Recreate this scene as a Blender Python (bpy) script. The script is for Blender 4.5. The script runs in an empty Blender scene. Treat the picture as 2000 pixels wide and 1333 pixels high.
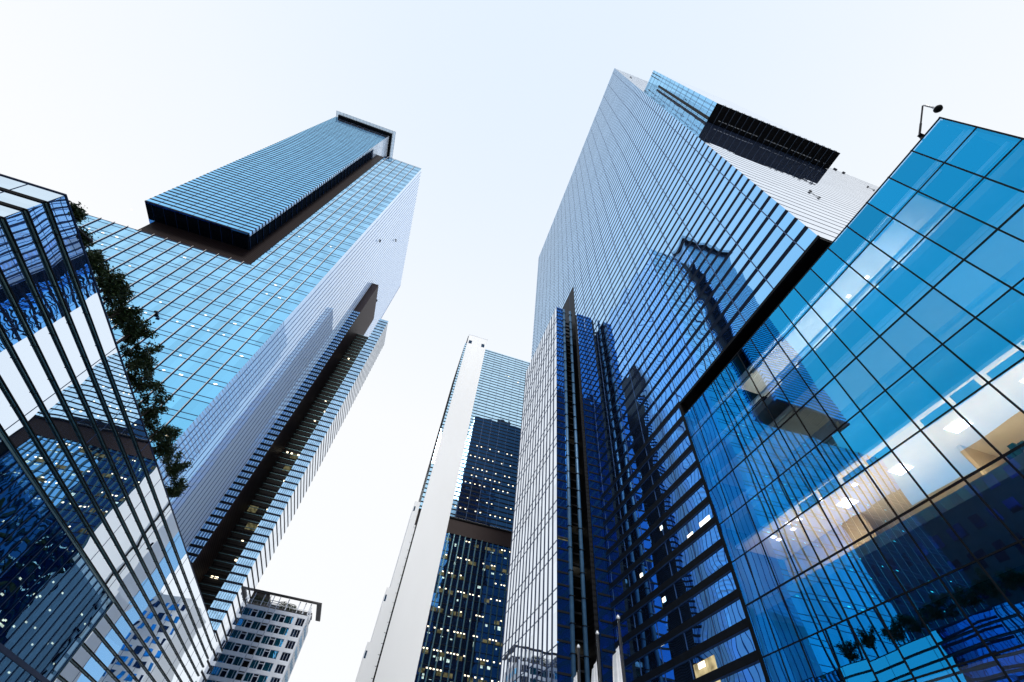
import bpy, math, random
from mathutils import Matrix, Vector
random.seed(7)
S = bpy.context.scene
COL = S.collection

# ------------------------------------------------------------------ camera
cam_d = bpy.data.cameras.new("camera")
cam_d.sensor_width = 36.0
cam_d.lens = 14.8814
cam_d.clip_start = 0.1
cam_d.clip_end = 6000
cam = bpy.data.objects.new("camera", cam_d)
COL.objects.link(cam)
ax = Vector((0.94828395, -0.30658659, 0.08223267))
ay = Vector((0.29232667, 0.74253456, -0.60265043))
az = Vector((0.12370394, 0.59552253, 0.79375704))
cm = Matrix((ax, -ay, -az)).transposed().to_4x4()
cm.translation = Vector((0, 0, 1.6))
cam.matrix_world = cm
S.camera = cam

# ------------------------------------------------------------------ sky, sun, exposure
W = bpy.data.worlds.new("World")
S.world = W
W.use_nodes = True
nt = W.node_tree
nt.nodes.clear()
SUN_DIR = Vector((-0.07, -0.80, 0.60)).normalized()      # towards the sun, behind the camera
sky = nt.nodes.new("ShaderNodeTexSky")
sky.sky_type = 'NISHITA'
sky.sun_disc = False
sky.sun_elevation = math.asin(SUN_DIR.z)
sky.sun_rotation = math.atan2(SUN_DIR.x, SUN_DIR.y)
sky.air_density = 1.0
sky.dust_density = 2.0
bg1 = nt.nodes.new("ShaderNodeBackground")
bg1.inputs[1].default_value = 0.05
nt.links.new(sky.outputs[0], bg1.inputs[0])
geo = nt.nodes.new("ShaderNodeTexCoord")
sep = nt.nodes.new("ShaderNodeSeparateXYZ")
nt.links.new(geo.outputs["Generated"], sep.inputs[0])
ramp = nt.nodes.new("ShaderNodeValToRGB")
cr = ramp.color_ramp
cr.elements[0].position = 0.0
cr.elements[0].color = (0.97, 0.985, 1.0, 1)
cr.elements[1].position = 1.0
cr.elements[1].color = (0.78, 0.88, 1.0, 1)
e = cr.elements.new(0.62)
e.color = (0.96, 0.975, 1.0, 1)
e = cr.elements.new(0.82)
e.color = (0.88, 0.935, 1.0, 1)
nt.links.new(sep.outputs[2], ramp.inputs[0])
bg2 = nt.nodes.new("ShaderNodeBackground")               # the pale overcast veil
bg2.inputs[1].default_value = 1.0
nt.links.new(ramp.outputs[0], bg2.inputs[0])
mixw = nt.nodes.new("ShaderNodeMixShader")
mixw.inputs[0].default_value = 0.97
nt.links.new(bg1.outputs[0], mixw.inputs[1])
nt.links.new(bg2.outputs[0], mixw.inputs[2])
outw = nt.nodes.new("ShaderNodeOutputWorld")
nt.links.new(mixw.outputs[0], outw.inputs[0])

sun_d = bpy.data.lights.new("sun", 'SUN')
sun_d.energy = 2.0
sun_d.angle = math.radians(12)
sun_d.color = (1.0, 0.96, 0.9)
sun = bpy.data.objects.new("sun", sun_d)
COL.objects.link(sun)
sun.rotation_euler = SUN_DIR.to_track_quat('Z', 'Y').to_euler()

S.view_settings.view_transform = 'Standard'
S.view_settings.look = 'None'
S.view_settings.exposure = 0.06
S.view_settings.gamma = 1.0
S.render.engine = 'CYCLES'
S.cycles.max_bounces = 10
S.cycles.glossy_bounces = 6
S.cycles.transparent_max_bounces = 16
S.cycles.sample_clamp_indirect = 6.0

# ------------------------------------------------------------------ mesh helpers
class MB:
    def __init__(s):
        s.v = []; s.f = []
    def quad(s, a, b, c, d):
        n = len(s.v); s.v += [a, b, c, d]; s.f.append((n, n+1, n+2, n+3)); return s
    def tri(s, a, b, c):
        n = len(s.v); s.v += [a, b, c]; s.f.append((n, n+1, n+2)); return s
    def box(s, x0, x1, y0, y1, z0, z1):
        n = len(s.v)
        s.v += [(x0,y0,z0),(x1,y0,z0),(x1,y1,z0),(x0,y1,z0),(x0,y0,z1),(x1,y0,z1),(x1,y1,z1),(x0,y1,z1)]
        for q in ((0,3,2,1),(4,5,6,7),(0,1,5,4),(1,2,6,5),(2,3,7,6),(3,0,4,7)):
            s.f.append(tuple(n+i for i in q))
        return s
    def prism(s, pts, axis, a, b):
        """extrude a closed outline (2-D) along an axis from a to b"""
        def P(p, t):
            return (t, p[0], p[1]) if axis == 'x' else (p[0], t, p[1]) if axis == 'y' else (p[0], p[1], t)
        n = len(s.v); k = len(pts)
        s.v += [P(p, a) for p in pts] + [P(p, b) for p in pts]
        s.f.append(tuple(range(n, n+k))); s.f.append(tuple(range(n+2*k-1, n+k-1, -1)))
        for i in range(k):
            j = (i+1) % k
            s.f.append((n+i, n+k+i, n+k+j, n+j))
        return s
    def tube(s, pts, radii, n=8, cap=True):
        pts = [Vector(p) for p in pts]
        base = len(s.v)
        for i, p in enumerate(pts):
            d = (pts[min(i+1, len(pts)-1)] - pts[max(i-1, 0)]).normalized()
            u = d.orthogonal().normalized() if i == 0 else (pu - d*pu.dot(d)).normalized()
            pu = u; w = d.cross(u)
            r = radii[i] if hasattr(radii, '__len__') else radii
            for k in range(n):
                a = 2*math.pi*k/n
                s.v.append(tuple(p + u*r*math.cos(a) + w*r*math.sin(a)))
        for i in range(len(pts)-1):
            for k in range(n):
                a = base+i*n+k; b = base+i*n+(k+1) % n
                s.f.append((a, b, b+n, a+n))
        if cap:
            s.f.append(tuple(base+k for k in range(n-1, -1, -1)))
            s.f.append(tuple(base+(len(pts)-1)*n+k for k in range(n)))
        return s
    def lathe(s, prof, c, n=20):
        base = len(s.v)
        for r, z in prof:
            for k in range(n):
                a = 2*math.pi*k/n
                s.v.append((c[0]+r*math.cos(a), c[1]+r*math.sin(a), c[2]+z))
        for i in range(len(prof)-1):
            for k in range(n):
                a = base+i*n+k; b = base+i*n+(k+1) % n
                s.f.append((a, b, b+n, a+n))
        return s

def root_of(o):
    while o.parent: o = o.parent
    return o

def part(name, mb, mat, parent, label=None, smooth=False):
    """one mesh object under a thing; coordinates are given in the world"""
    o0 = Vector((0, 0, 0)); p = parent
    while p is not None:
        o0 += p.location; p = p.parent
    m = bpy.data.meshes.new(name)
    m.from_pydata([(a-o0.x, b-o0.y, c-o0.z) for a, b, c in mb.v], [], mb.f)
    m.materials.append(mat)
    if smooth:
        for pl in m.polygons: pl.use_smooth = True
    m.update()
    o = bpy.data.objects.new(name, m)
    COL.objects.link(o)
    o.parent = parent
    if label: o["label"] = label
    return o

def repeat(name, mb, mat, parent, per=1, limit=100, smooth=False):
    """every box (or run of per boxes) of mb becomes a part of its own, nearest first; the rest is one stuff part"""
    n = len(mb.v)//(8*per)
    def piece(i):
        q = MB(); q.v = mb.v[i*8*per:(i+1)*8*per]
        q.f = [tuple(k-i*8*per for k in f) for f in mb.f[i*6*per:(i+1)*6*per]]
        return q
    order = sorted(range(n), key=lambda i: (Vector(mb.v[i*8*per])-Vector((0, 0, 1.6))).length)
    for i in order[:limit]: part(name, piece(i), mat, parent)
    if n > limit:
        rest = MB()
        for i in order[limit:]:
            q = piece(i); b = len(rest.v); rest.v += q.v
            rest.f += [tuple(k+b for k in f) for f in q.f]
        o = part(name, rest, mat, parent); o["kind"] = "stuff"

def thing(name, label, cat, loc=(0, 0, 0), group=None):
    o = bpy.data.objects.new(name, None)
    o.empty_display_size = 1.0
    COL.objects.link(o)
    o.location = loc
    o["label"] = label; o["category"] = cat
    if group: o["group"] = group
    return o

def structure(name, mb, mat):
    o = part(name, mb, mat, None)
    o["kind"] = "structure"
    return o

# ------------------------------------------------------------------ materials
def newmat(name):
    m = bpy.data.materials.new(name)
    m.use_nodes = True
    m.node_tree.nodes.clear()
    return m, m.node_tree.nodes, m.node_tree.links

def pbr(name, col, rough=0.5, metal=0.0, var=0.0, scale=3.0, bump=0.0, spec=0.5, streak=None):
    m, N, L = newmat(name)
    b = N.new("ShaderNodeBsdfPrincipled")
    b.inputs["Roughness"].default_value = rough
    b.inputs["Metallic"].default_value = metal
    b.inputs["Specular IOR Level"].default_value = spec
    b.inputs["Base Color"].default_value = (*col, 1)
    o = N.new("ShaderNodeOutputMaterial")
    L.new(b.outputs[0], o.inputs[0])
    g = N.new("ShaderNodeNewGeometry")
    if var > 0:
        vec = g.outputs["Position"]
        if streak:
            mp = N.new("ShaderNodeVectorMath"); mp.operation = 'MULTIPLY'
            mp.inputs[1].default_value = streak
            L.new(vec, mp.inputs[0]); vec = mp.outputs[0]
        n = N.new("ShaderNodeTexNoise")
        n.inputs["Scale"].default_value = scale
        n.inputs["Detail"].default_value = 5
        L.new(vec, n.inputs["Vector"])
        r = N.new("ShaderNodeMapRange")
        r.inputs[1].default_value = 0.25; r.inputs[2].default_value = 0.75
        r.inputs[3].default_value = 1-var; r.inputs[4].default_value = 1+var
        L.new(n.outputs[0], r.inputs[0])
        h = N.new("ShaderNodeVectorMath"); h.operation = 'SCALE'
        h.inputs[0].default_value = col
        L.new(r.outputs[0], h.inputs["Scale"])
        L.new(h.outputs[0], b.inputs["Base Color"])
        if bump > 0:
            bp = N.new("ShaderNodeBump"); bp.inputs["Strength"].default_value = bump
            L.new(n.outputs[0], bp.inputs["Height"])
            L.new(bp.outputs[0], b.inputs["Normal"])
    return m

def vm(N, L, op, a, b):
    n = N.new("ShaderNodeVectorMath"); n.operation = op
    for i, x in enumerate((a, b)):
        if x is None: continue
        if hasattr(x, "is_output"): L.new(x, n.inputs[i])
        else: n.inputs[i].default_value = x
    return n.outputs[0]

def warped_normal(N, L, pane, tilt, wave, wscale, off=(0.37, 0.41, 0.13)):
    """pane tilt + slow waviness of heat-strengthened glass"""
    g = N.new("ShaderNodeNewGeometry")
    p = vm(N, L, 'ADD', g.outputs["Position"], off)
    q = vm(N, L, 'DIVIDE', p, pane)
    fl = N.new("ShaderNodeVectorMath"); fl.operation = 'FLOOR'
    L.new(q, fl.inputs[0])
    wn = N.new("ShaderNodeTexWhiteNoise"); wn.noise_dimensions = '3D'
    L.new(fl.outputs[0], wn.inputs["Vector"])
    t = vm(N, L, 'SUBTRACT', wn.outputs["Color"], (.5, .5, .5))
    t = vm(N, L, 'MULTIPLY', t, (tilt, tilt, tilt))
    # waves: sample shifted per pane so every sheet bends its own way
    sh = vm(N, L, 'MULTIPLY', wn.outputs["Color"], (1.3, 1.3, 1.3))
    pp = vm(N, L, 'ADD', vm(N, L, 'MULTIPLY', p, wscale), sh)
    nz = N.new("ShaderNodeTexNoise")
    nz.inputs["Scale"].default_value = 1.0; nz.inputs["Detail"].default_value = 1.0
    L.new(pp, nz.inputs["Vector"])
    w = vm(N, L, 'SUBTRACT', nz.outputs["Color"], (.5, .5, .5))
    w = vm(N, L, 'MULTIPLY', w, (wave, wave, wave))
    s = vm(N, L, 'ADD', vm(N, L, 'ADD', g.outputs["Normal"], t), w)
    nn = N.new("ShaderNodeVectorMath"); nn.operation = 'NORMALIZE'
    L.new(s, nn.inputs[0])
    return nn.outputs[0], wn

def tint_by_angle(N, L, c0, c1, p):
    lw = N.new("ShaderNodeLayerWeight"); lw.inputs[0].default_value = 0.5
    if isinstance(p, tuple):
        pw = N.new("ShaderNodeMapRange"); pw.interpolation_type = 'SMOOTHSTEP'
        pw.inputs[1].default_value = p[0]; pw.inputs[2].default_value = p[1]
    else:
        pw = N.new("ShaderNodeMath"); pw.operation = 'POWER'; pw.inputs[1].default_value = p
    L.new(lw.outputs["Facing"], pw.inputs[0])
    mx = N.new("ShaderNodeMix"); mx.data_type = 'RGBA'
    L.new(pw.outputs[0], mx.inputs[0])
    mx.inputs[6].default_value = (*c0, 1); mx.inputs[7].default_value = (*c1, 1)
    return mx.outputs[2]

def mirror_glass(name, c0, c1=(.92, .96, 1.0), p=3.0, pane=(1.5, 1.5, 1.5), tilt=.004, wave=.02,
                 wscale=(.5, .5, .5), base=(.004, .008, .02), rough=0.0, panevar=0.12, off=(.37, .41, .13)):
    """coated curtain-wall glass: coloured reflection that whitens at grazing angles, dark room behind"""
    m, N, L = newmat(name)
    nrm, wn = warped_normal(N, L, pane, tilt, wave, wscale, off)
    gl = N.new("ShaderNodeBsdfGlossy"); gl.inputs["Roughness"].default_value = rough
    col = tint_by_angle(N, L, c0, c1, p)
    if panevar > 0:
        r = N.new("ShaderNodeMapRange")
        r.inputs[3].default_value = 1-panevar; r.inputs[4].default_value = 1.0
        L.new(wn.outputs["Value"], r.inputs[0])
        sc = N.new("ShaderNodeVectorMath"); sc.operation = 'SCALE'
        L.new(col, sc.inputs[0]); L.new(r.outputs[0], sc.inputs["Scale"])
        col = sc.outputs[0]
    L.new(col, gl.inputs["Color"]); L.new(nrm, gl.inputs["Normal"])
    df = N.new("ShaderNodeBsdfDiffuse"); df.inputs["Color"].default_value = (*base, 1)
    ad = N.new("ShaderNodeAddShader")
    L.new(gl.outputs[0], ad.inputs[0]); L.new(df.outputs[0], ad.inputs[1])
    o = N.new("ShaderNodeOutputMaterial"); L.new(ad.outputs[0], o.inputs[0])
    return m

def clear_glass(name, refl0, refl1, trans, fac0=.5, pane=(1.5, 1.5, 2.4), tilt=.004, wave=.012,
                wscale=(.4, .4, .4), p=3.0, off=(.37, .41, .13)):
    m, N, L = newmat(name)
    nrm, wn = warped_normal(N, L, pane, tilt, wave, wscale, off)
    gl = N.new("ShaderNodeBsdfGlossy"); gl.inputs["Roughness"].default_value = 0.0
    rr = N.new("ShaderNodeMapRange"); rr.inputs[3].default_value = .80; rr.inputs[4].default_value = 1.0
    L.new(wn.outputs["Value"], rr.inputs[0])
    sc = N.new("ShaderNodeVectorMath"); sc.operation = 'SCALE'
    L.new(tint_by_angle(N, L, refl0, refl1, p), sc.inputs[0]); L.new(rr.outputs[0], sc.inputs["Scale"])
    L.new(sc.outputs[0], gl.inputs["Color"]); L.new(nrm, gl.inputs["Normal"])
    tr = N.new("ShaderNodeBsdfTransparent"); tr.inputs["Color"].default_value = (*trans, 1)
    mx = N.new("ShaderNodeMixShader"); mx.inputs[0].default_value = fac0
    L.new(tr.outputs[0], mx.inputs[1]); L.new(gl.outputs[0], mx.inputs[2])
    o = N.new("ShaderNodeOutputMaterial"); L.new(mx.outputs[0], o.inputs[0])
    return m

def lamp_mat(name, col, strength, var=0.0, scale=1.0):
    m, N, L = newmat(name)
    em = N.new("ShaderNodeEmission"); em.inputs[0].default_value = (*col, 1); em.inputs[1].default_value = strength
    if var > 0:
        g = N.new("ShaderNodeNewGeometry")
        n = N.new("ShaderNodeTexNoise"); n.inputs["Scale"].default_value = scale
        L.new(g.outputs["Position"], n.inputs["Vector"])
        r = N.new("ShaderNodeMapRange"); r.inputs[1].default_value = .3; r.inputs[2].default_value = .7
        r.inputs[3].default_value = strength*(1-var); r.inputs[4].default_value = strength*(1+var)
        L.new(n.outputs[0], r.inputs[0]); L.new(r.outputs[0], em.inputs[1])
    o = N.new("ShaderNodeOutputMaterial"); L.new(em.outputs[0], o.inputs[0])
    return m

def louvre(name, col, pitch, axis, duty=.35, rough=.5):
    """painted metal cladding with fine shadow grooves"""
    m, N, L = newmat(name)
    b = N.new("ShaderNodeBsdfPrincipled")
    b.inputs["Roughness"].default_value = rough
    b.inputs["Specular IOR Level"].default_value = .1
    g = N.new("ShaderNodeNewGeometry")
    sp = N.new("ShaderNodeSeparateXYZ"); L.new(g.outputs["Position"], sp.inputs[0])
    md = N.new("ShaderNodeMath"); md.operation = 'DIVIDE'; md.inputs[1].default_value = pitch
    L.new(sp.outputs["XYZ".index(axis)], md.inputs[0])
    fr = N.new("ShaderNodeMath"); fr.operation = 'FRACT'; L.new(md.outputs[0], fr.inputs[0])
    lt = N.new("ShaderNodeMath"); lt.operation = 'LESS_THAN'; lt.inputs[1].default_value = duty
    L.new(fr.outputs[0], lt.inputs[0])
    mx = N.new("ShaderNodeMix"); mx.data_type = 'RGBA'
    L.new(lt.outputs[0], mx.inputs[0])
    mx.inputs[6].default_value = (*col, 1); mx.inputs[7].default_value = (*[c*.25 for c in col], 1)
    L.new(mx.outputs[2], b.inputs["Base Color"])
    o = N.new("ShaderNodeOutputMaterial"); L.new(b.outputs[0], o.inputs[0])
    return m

M = {}
M['r_glass'] = mirror_glass("tower glass pale blue", (.20, .58, 1.0), (.92, .96, 1.0), 2.8, (60, 3.05, 1.53), .005, .024, (.35, .42, .42), off=(.37, -.2, .48), panevar=.08)
M['r_side'] = mirror_glass("tower glass side", (.75, .85, .97), (.99, .99, 1.0), 1.6, (3.05, 60, 1.53), .003, .012, (.3, .3, .3), panevar=.05)
M['wing_glass'] = mirror_glass("wing glass", (.75, .86, .97), (.97, .98, 1.0), 2.0, (60, 1.17, 4.2), .002, .010, (.3, .3, .2))
M['blue_glass'] = mirror_glass("deep blue glass", (.012, .11, .42), (.2, .5, .9), 2.0, (1.1, 60, 1.5), .02, .05, (.6, .6, .6), base=(.002, .01, .04))
M['a_front'] = mirror_glass("front glass sky blue", (.13, .60, 1.0), (.82, .95, 1.0), 1.5, (3.19, 60, 4.3), .006, .014, (.10, .10, .10), panevar=.16, off=(.21, .41, -.7))
M['a_side'] = mirror_glass("side glass painted sky sheen", (.10, .28, .50), (.44, .45, .45), (.50, .70), (60, 1.68, 4.3), .003, .010, (.3, .3, .3), base=(.62, .76, .96), panevar=.06, off=(.37, -.36, .13))  # pale diffuse base stands in for the bright sky reflection
M['a_box'] = mirror_glass("upper box glass", (.08, .50, 1.0), (.62, .90, 1.0), 1.7, (3.1, 60, 1.64), .004, .010, (.2, .2, .2))
M['a_strip'] = mirror_glass("annex front glass", (.40, .68, .97), (.6, .82, .97), 1.6, (1.2, 60, 1.65), .006, .02, (.4, .4, .4), panevar=.25)
M['m_glass'] = mirror_glass("mid tower glass", (.46, .76, .98), (.92, .97, 1.0), 1.5, (3.06, 60, 1.46), .003, .014, (.3, .3, .3), off=(.9, .41, .36))
M['m_low'] = mirror_glass("mid tower lower glass", (.10, .36, .72), (.5, .75, .95), 2.0, (1.6, 60, 4.2), .01, .03, (.3, .3, .3))
M['l_glass'] = mirror_glass("low building glass", (.74, .86, .99), (.96, .98, 1.0), 2.0, (60, 6.2, 1.225), .0015, .020, (.16, .16, .30), panevar=.04, off=(.37, 1.55, .71))
M['l_end'] = mirror_glass("low building end glass", (.55, .76, .93), (.9, .95, 1.0), 1.6, (3, 60, 1.22), .002, .006, (.2, .2, .2), panevar=.08)
M['lobby_glass'] = clear_glass("lobby glass", (.05, .22, .5), (.4, .6, .8), (.35, .5, .6), .45, (1.2, 1.2, 5), .02, .06, (.5, .5, .5))
M['g_glass'] = clear_glass("blue curtain wall glass", (.010, .47, 1.0), (.25, .75, 1.0), (.88, .91, .92), .62, (60, 1.475, 2.42), .006, .014, (.22, .22, .22), 3.0, off=(.37, .645, 1.91))
M['dark_glass'] = mirror_glass("smoked glass", (.02, .05, .10), (.10, .16, .25), 2.0, (1.6, 1.6, 6), .01, .03, (.3, .3, .3), base=(.002, .003, .005))
M['fin'] = pbr("dark anodised fin", (.008, .010, .014), .6, 0, .25, 2.0, spec=.08)
M['band'] = pbr("navy black band", (.004, .012, .035), .6, 0, .2, 2.0, spec=.05)
M['fin_blue'] = pbr("blue grey fin", (.012, .035, .10), .5, 0, .2, 2.0, spec=.15)
M['white_fin'] = mirror_glass("polished white fin", (.90, .94, 1.0), (.99, .99, 1.0), 1.0, (60, 1.7, 4.3), .004, .01, (.3, .3, .3), base=(.05, .05, .055), panevar=.05, rough=.08)
M['joint'] = pbr("pane joint", (.02, .07, .20), .6, 0, .2, 2.0)
M['steel'] = pbr("pale steel fin edge", (.62, .60, .58), .35, .4, .1, 4.0)
M['tube'] = pbr("teal tube", (.075, .15, .17), .25, .6, .25, 3.0)
M['black'] = pbr("black cladding", (.006, .007, .009), .6, 0, .2, 2.0, spec=.1)
M['brown'] = louvre("dark brown louvre upright", (.022, .014, .015), .5, 'X')
M['brown_y'] = louvre("dark brown louvre side", (.060, .042, .046), .5, 'Z')
M['brown_z'] = louvre("dark brown louvre level", (.045, .032, .032), .28, 'Z')
M['black_z'] = louvre("black louvre", (.008, .009, .012), .5, 'Z')
M['concrete'] = pbr("white wall panel", (.88, .90, .92), .7, 0, .04, .12, streak=(1, 1, .25))
M['apt'] = pbr("grey blue stone cladding", (.84, .88, .95), .7, 0, .08, .8)
M['apt_side'] = pbr("pale stone cladding", (.85, .86, .88), .7, 0, .08, .8)
M['apt_pane'] = mirror_glass("apartment pane blue", (.08, .46, .85), (.4, .7, .95), 2.0, (1.9, 60, 2.7), .05, .04, (.5, .5, .5), base=(.004, .05, .08), panevar=.6)
M['apt_dark'] = mirror_glass("apartment pane dark", (.02, .05, .10), (.1, .2, .3), 2.0, (1.1, 60, 2.7), .05, .04, (.5, .5, .5), panevar=.6)
M['frame'] = pbr("pale window frame", (.55, .60, .68), .5, .2, .1, 3.0)
M['gfloor'] = pbr("interior slab edge", (.42, .46, .50), .7, 0, .1, 1.0)
M['gceil'] = pbr("ceiling tiles", (.78, .72, .60), .8, 0, .05, 1.5)
M['gwall'] = pbr("beige interior wall", (.60, .50, .36), .8, 0, .08, 1.0)
M['gback'] = pbr("dim interior wall", (.06, .08, .10), .8, 0, .4, .5)
M['blind'] = pbr("pale roller blind", (.62, .68, .72), .8, 0, .12, 2.0)
M['lamp_w'] = lamp_mat("lit ceiling panel", (1.0, .96, .88), 7.0)
M['lamp_s'] = lamp_mat("lit downlight", (1.0, .86, .60), 3.0, .5, 3.0)
M['lamp_c'] = lamp_mat("lit cool downlight", (1.0, .95, .82), 2.5, .4, 3.0)
M['lit_room'] = lamp_mat("lit office room", (.85, .70, .38), .55, .7, 1.6)
M['lit_dim'] = lamp_mat("dim lit room", (.60, .55, .28), .16, .8, 1.2)
M['red'] = lamp_mat("aviation lamp", (1.0, .08, .05), 1.0)
M['metal_w'] = pbr("white painted metal", (.75, .77, .80), .4, .3, .06, 5.0)
M['metal_d'] = pbr("dark painted metal", (.03, .03, .035), .4, .5, .2, 5.0)
M['flag'] = pbr("white flag cloth", (.80, .82, .86), .8, 0, .08, 6.0)
M['flag_mark'] = pbr("dark blue flag print", (.03, .06, .25), .8, 0, .1, 6.0)
M['bark'] = pbr("bark", (.08, .06, .045), .9, 0, .3, 12.0, .4)
M['asphalt'] = pbr("asphalt", (.05, .05, .052), .85, 0, .25, 4.0, .2)
M['paving'] = pbr("granite paving", (.24, .24, .25), .7, 0, .15, 2.0, .1)
M['paint'] = pbr("road paint", (.75, .75, .72), .7, 0, .1, 5.0)
M['dblock'] = pbr("dark blue grey cladding", (.02, .03, .06), .5, .2, .3, .6)
M['d_pane'] = mirror_glass("office pane", (.06, .30, .80), (.4, .6, .9), 2.0, (3.0, 3.0, 3.8), .03, .03, (.3, .3, .3), panevar=.5)
M['d_low'] = mirror_glass("dark office pane", (.012, .05, .16), (.2, .3, .5), 2.0, (3.0, 3.0, 3.8), .03, .03, (.3, .3, .3), panevar=.6)
M['line_blue'] = pbr("mid blue mullion", (.03, .11, .34), .5, 0, .2, 2.0, spec=.1)
M['beam'] = pbr("grey steel beam", (.06, .09, .14), .5, .2, .2, 2.0)
M['dullblock'] = pbr("slate cladding", (.05, .06, .09), .7, 0, .2, .5)

# leaf material
m, N, L = newmat("leaf green")
b = N.new("ShaderNodeBsdfPrincipled"); b.inputs["Roughness"].default_value = .55
g = N.new("ShaderNodeNewGeometry")
rp = N.new("ShaderNodeValToRGB")
rp.color_ramp.elements[0].color = (.010, .028, .010, 1)
rp.color_ramp.elements[1].color = (.055, .10, .025, 1)
L.new(g.outputs["Random Per Island"], rp.inputs[0]); L.new(rp.outputs[0], b.inputs["Base Color"])
o = N.new("ShaderNodeOutputMaterial"); L.new(b.outputs[0], o.inputs[0])
M['leaf'] = m
# canopy glass
M['canopy'] = clear_glass("clear canopy glass", (.7, .8, .9), (.9, .95, 1), (.86, .92, .97), .25, (2, 2, 2), .002, .004)

# ------------------------------------------------------------------ ground
structure('ground', MB().quad((-2500, -2500, 0), (2500, -2500, 0), (2500, 2500, 0), (-2500, 2500, 0)), M['paving'])
structure('road', MB().quad((-8, -400, .004), (4, -400, .004), (4, 400, .004), (-8, 400, .004)), M['asphalt'])
mk = MB()
for k in range(-30, 40):
    mk.quad((-2.08, k*8, .008), (-1.92, k*8, .008), (-1.92, k*8+3, .008), (-2.08, k*8+3, .008))
structure('road_marking', mk, M['paint'])
structure('kerb', MB().box(-8.3, -8, -400, 400, 0, .13).box(4, 4.3, -400, 400, 0, .13), M['paving'])

# =================================================================== TOWER A (left)
YA, XA, ZA, ZN = 72.6, -40.1, 208.2, 96.6
XN = -57.4                       # right end of the notch
A = thing('glass_tower', 'tall blue glass tower on the left, a banded box jutting from its top', 'tower', (-67, 100, 0))
XL_ = -100.0
fr = MB()
fr.quad((XL_, YA, 0), (XA, YA, 0), (XA, YA, ZN), (XL_, YA, ZN))
fr.quad((XN, YA, ZN), (XA, YA, ZN), (XA, YA, ZA), (XN, YA, ZA))
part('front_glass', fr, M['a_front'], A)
saw = MB(); st = MB(); SAW = .16       # folded side face: every bay is turned a little towards the street end
y = YA
while y < 140.5:
    y2 = min(y+1.68, 140.6)
    saw.quad((XA, y, 0), (XA+SAW, y2, 0), (XA+SAW, y2, ZA), (XA, y, ZA)).quad((XA+SAW, y2, 0), (XA, y2, 0), (XA, y2, ZA), (XA+SAW, y2, ZA))
    st.box(XA+SAW-.03, XA+SAW+.02, y2-.19, y2+.01, .5, ZA+.05)
    y += 1.68
part('side_glass', saw, M['a_side'], A)
repeat('side_mullion', st, M['line_blue'], A)
part('rear_wall', MB().quad((XL_, 140.6, 0), (XL_, 140.6, ZA), (XA, 140.6, ZA), (XA, 140.6, 0))
     .quad((XL_, YA, 0), (XL_, YA, ZN), (XL_, 140.6, ZN), (XL_, 140.6, 0)), M['dark_glass'], A)
part('roof', MB().quad((XN, YA, ZA), (XA, YA, ZA), (XA, 140.6, ZA), (XN, 140.6, ZA))
     .quad((XL_, YA, ZN), (-86, YA, ZN), (-86, 140.6, ZN), (XL_, 140.6, ZN)), M['black'], A)
# vertical fins of the front
fins = MB(); edge = MB()
x = XA - 3.2
while x > XL_:
    top = ZA if x > XN else ZN
    fins.box(x-.05, x+.05, YA-.20, YA-.03, 0, top+.25)
    edge.box(x-.06, x+.06, YA-.24, YA-.20, 0, top+.25)
    x -= 3.19
repeat('front_fin', fins, M['fin_blue'], A); repeat('front_fin_edge', edge, M['steel'], A)
lines = MB()
z = 5.0
while z < ZA-1:
    for dz in (0, 1.15):
        x0 = XL_ if z+dz < ZN else XN
        lines.box(x0, XA-.05, YA-.06, YA-.004, z+dz, z+dz+.10)
    z += 4.3
part('floor_lines', lines, M['joint'], A)
# notch lining
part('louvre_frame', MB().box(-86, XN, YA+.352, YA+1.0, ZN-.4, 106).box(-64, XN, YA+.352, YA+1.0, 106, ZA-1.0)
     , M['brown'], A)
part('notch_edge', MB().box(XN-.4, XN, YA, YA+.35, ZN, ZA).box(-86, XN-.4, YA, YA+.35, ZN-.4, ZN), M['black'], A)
# jutting upper box
BX0, BX1, BY, BZ0, BZ1 = -87.5, -61.2, 67.7, 102.9, 223.0
B_ = part('upper_box', MB().quad((BX0, BY, BZ0), (BX1, BY, BZ0), (BX1, BY, BZ1), (BX0, BY, BZ1))
          .quad((BX0, BY, BZ0), (BX0, BY, BZ1), (BX0, 90, BZ1), (BX0, 90, BZ0)), M['a_box'], A)
zl = BZ1 - 22
part('box_underside', MB().box(BX0+.1, BX1-.4, BY+.5, YA+.35, BZ0+.15, BZ0+.9), M['dark_glass'], B_)
part('box_side_glass', MB().box(BX1-.9, BX1-.45, BY+.5, YA+.35, BZ0+.9, zl), M['dark_glass'], B_)
part('box_side_upper', MB().quad((BX1, BY, zl), (BX1, 90, zl), (BX1, 90, BZ1), (BX1, BY, BZ1))
     .quad((BX1-.45, BY+.5, zl), (BX1-.45, 90, zl), (BX1, 90, zl), (BX1, BY+.5, zl)), M['a_side'], B_)
bb = MB(); z = BZ0
while z < BZ1-.3:
    bb.box(BX0-.03, BX1+.03, BY-.04, BY-.005, z, z+.50)
    bb.box(BX1+.005, BX1+.03, BY-.005, BY+(22 if z > zl else 1.1), z, z+(.5 if z < zl else .3))
    z += 1.64
repeat('box_band', bb, M['fin'], B_, per=2)
bj = MB()
for k in range(1, 9):
    xx = BX0 + k*(BX1-BX0)/9
    bj.box(xx-.04, xx+.04, BY-.03, BY-.004, BZ0, BZ1)
part('box_joints', bj, M['joint'], B_)
rt = MB(); z = BZ0   # glazed return of the band ends round the corner
rt.quad((BX1+.0, BY, BZ0), (BX1+.0, BY+1.1, BZ0), (BX1+.0, BY+1.1, zl), (BX1+.0, BY, zl))
part('box_corner_glass', rt, M['a_side'], B_)
ml = MB()
z = BZ0+1
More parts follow.
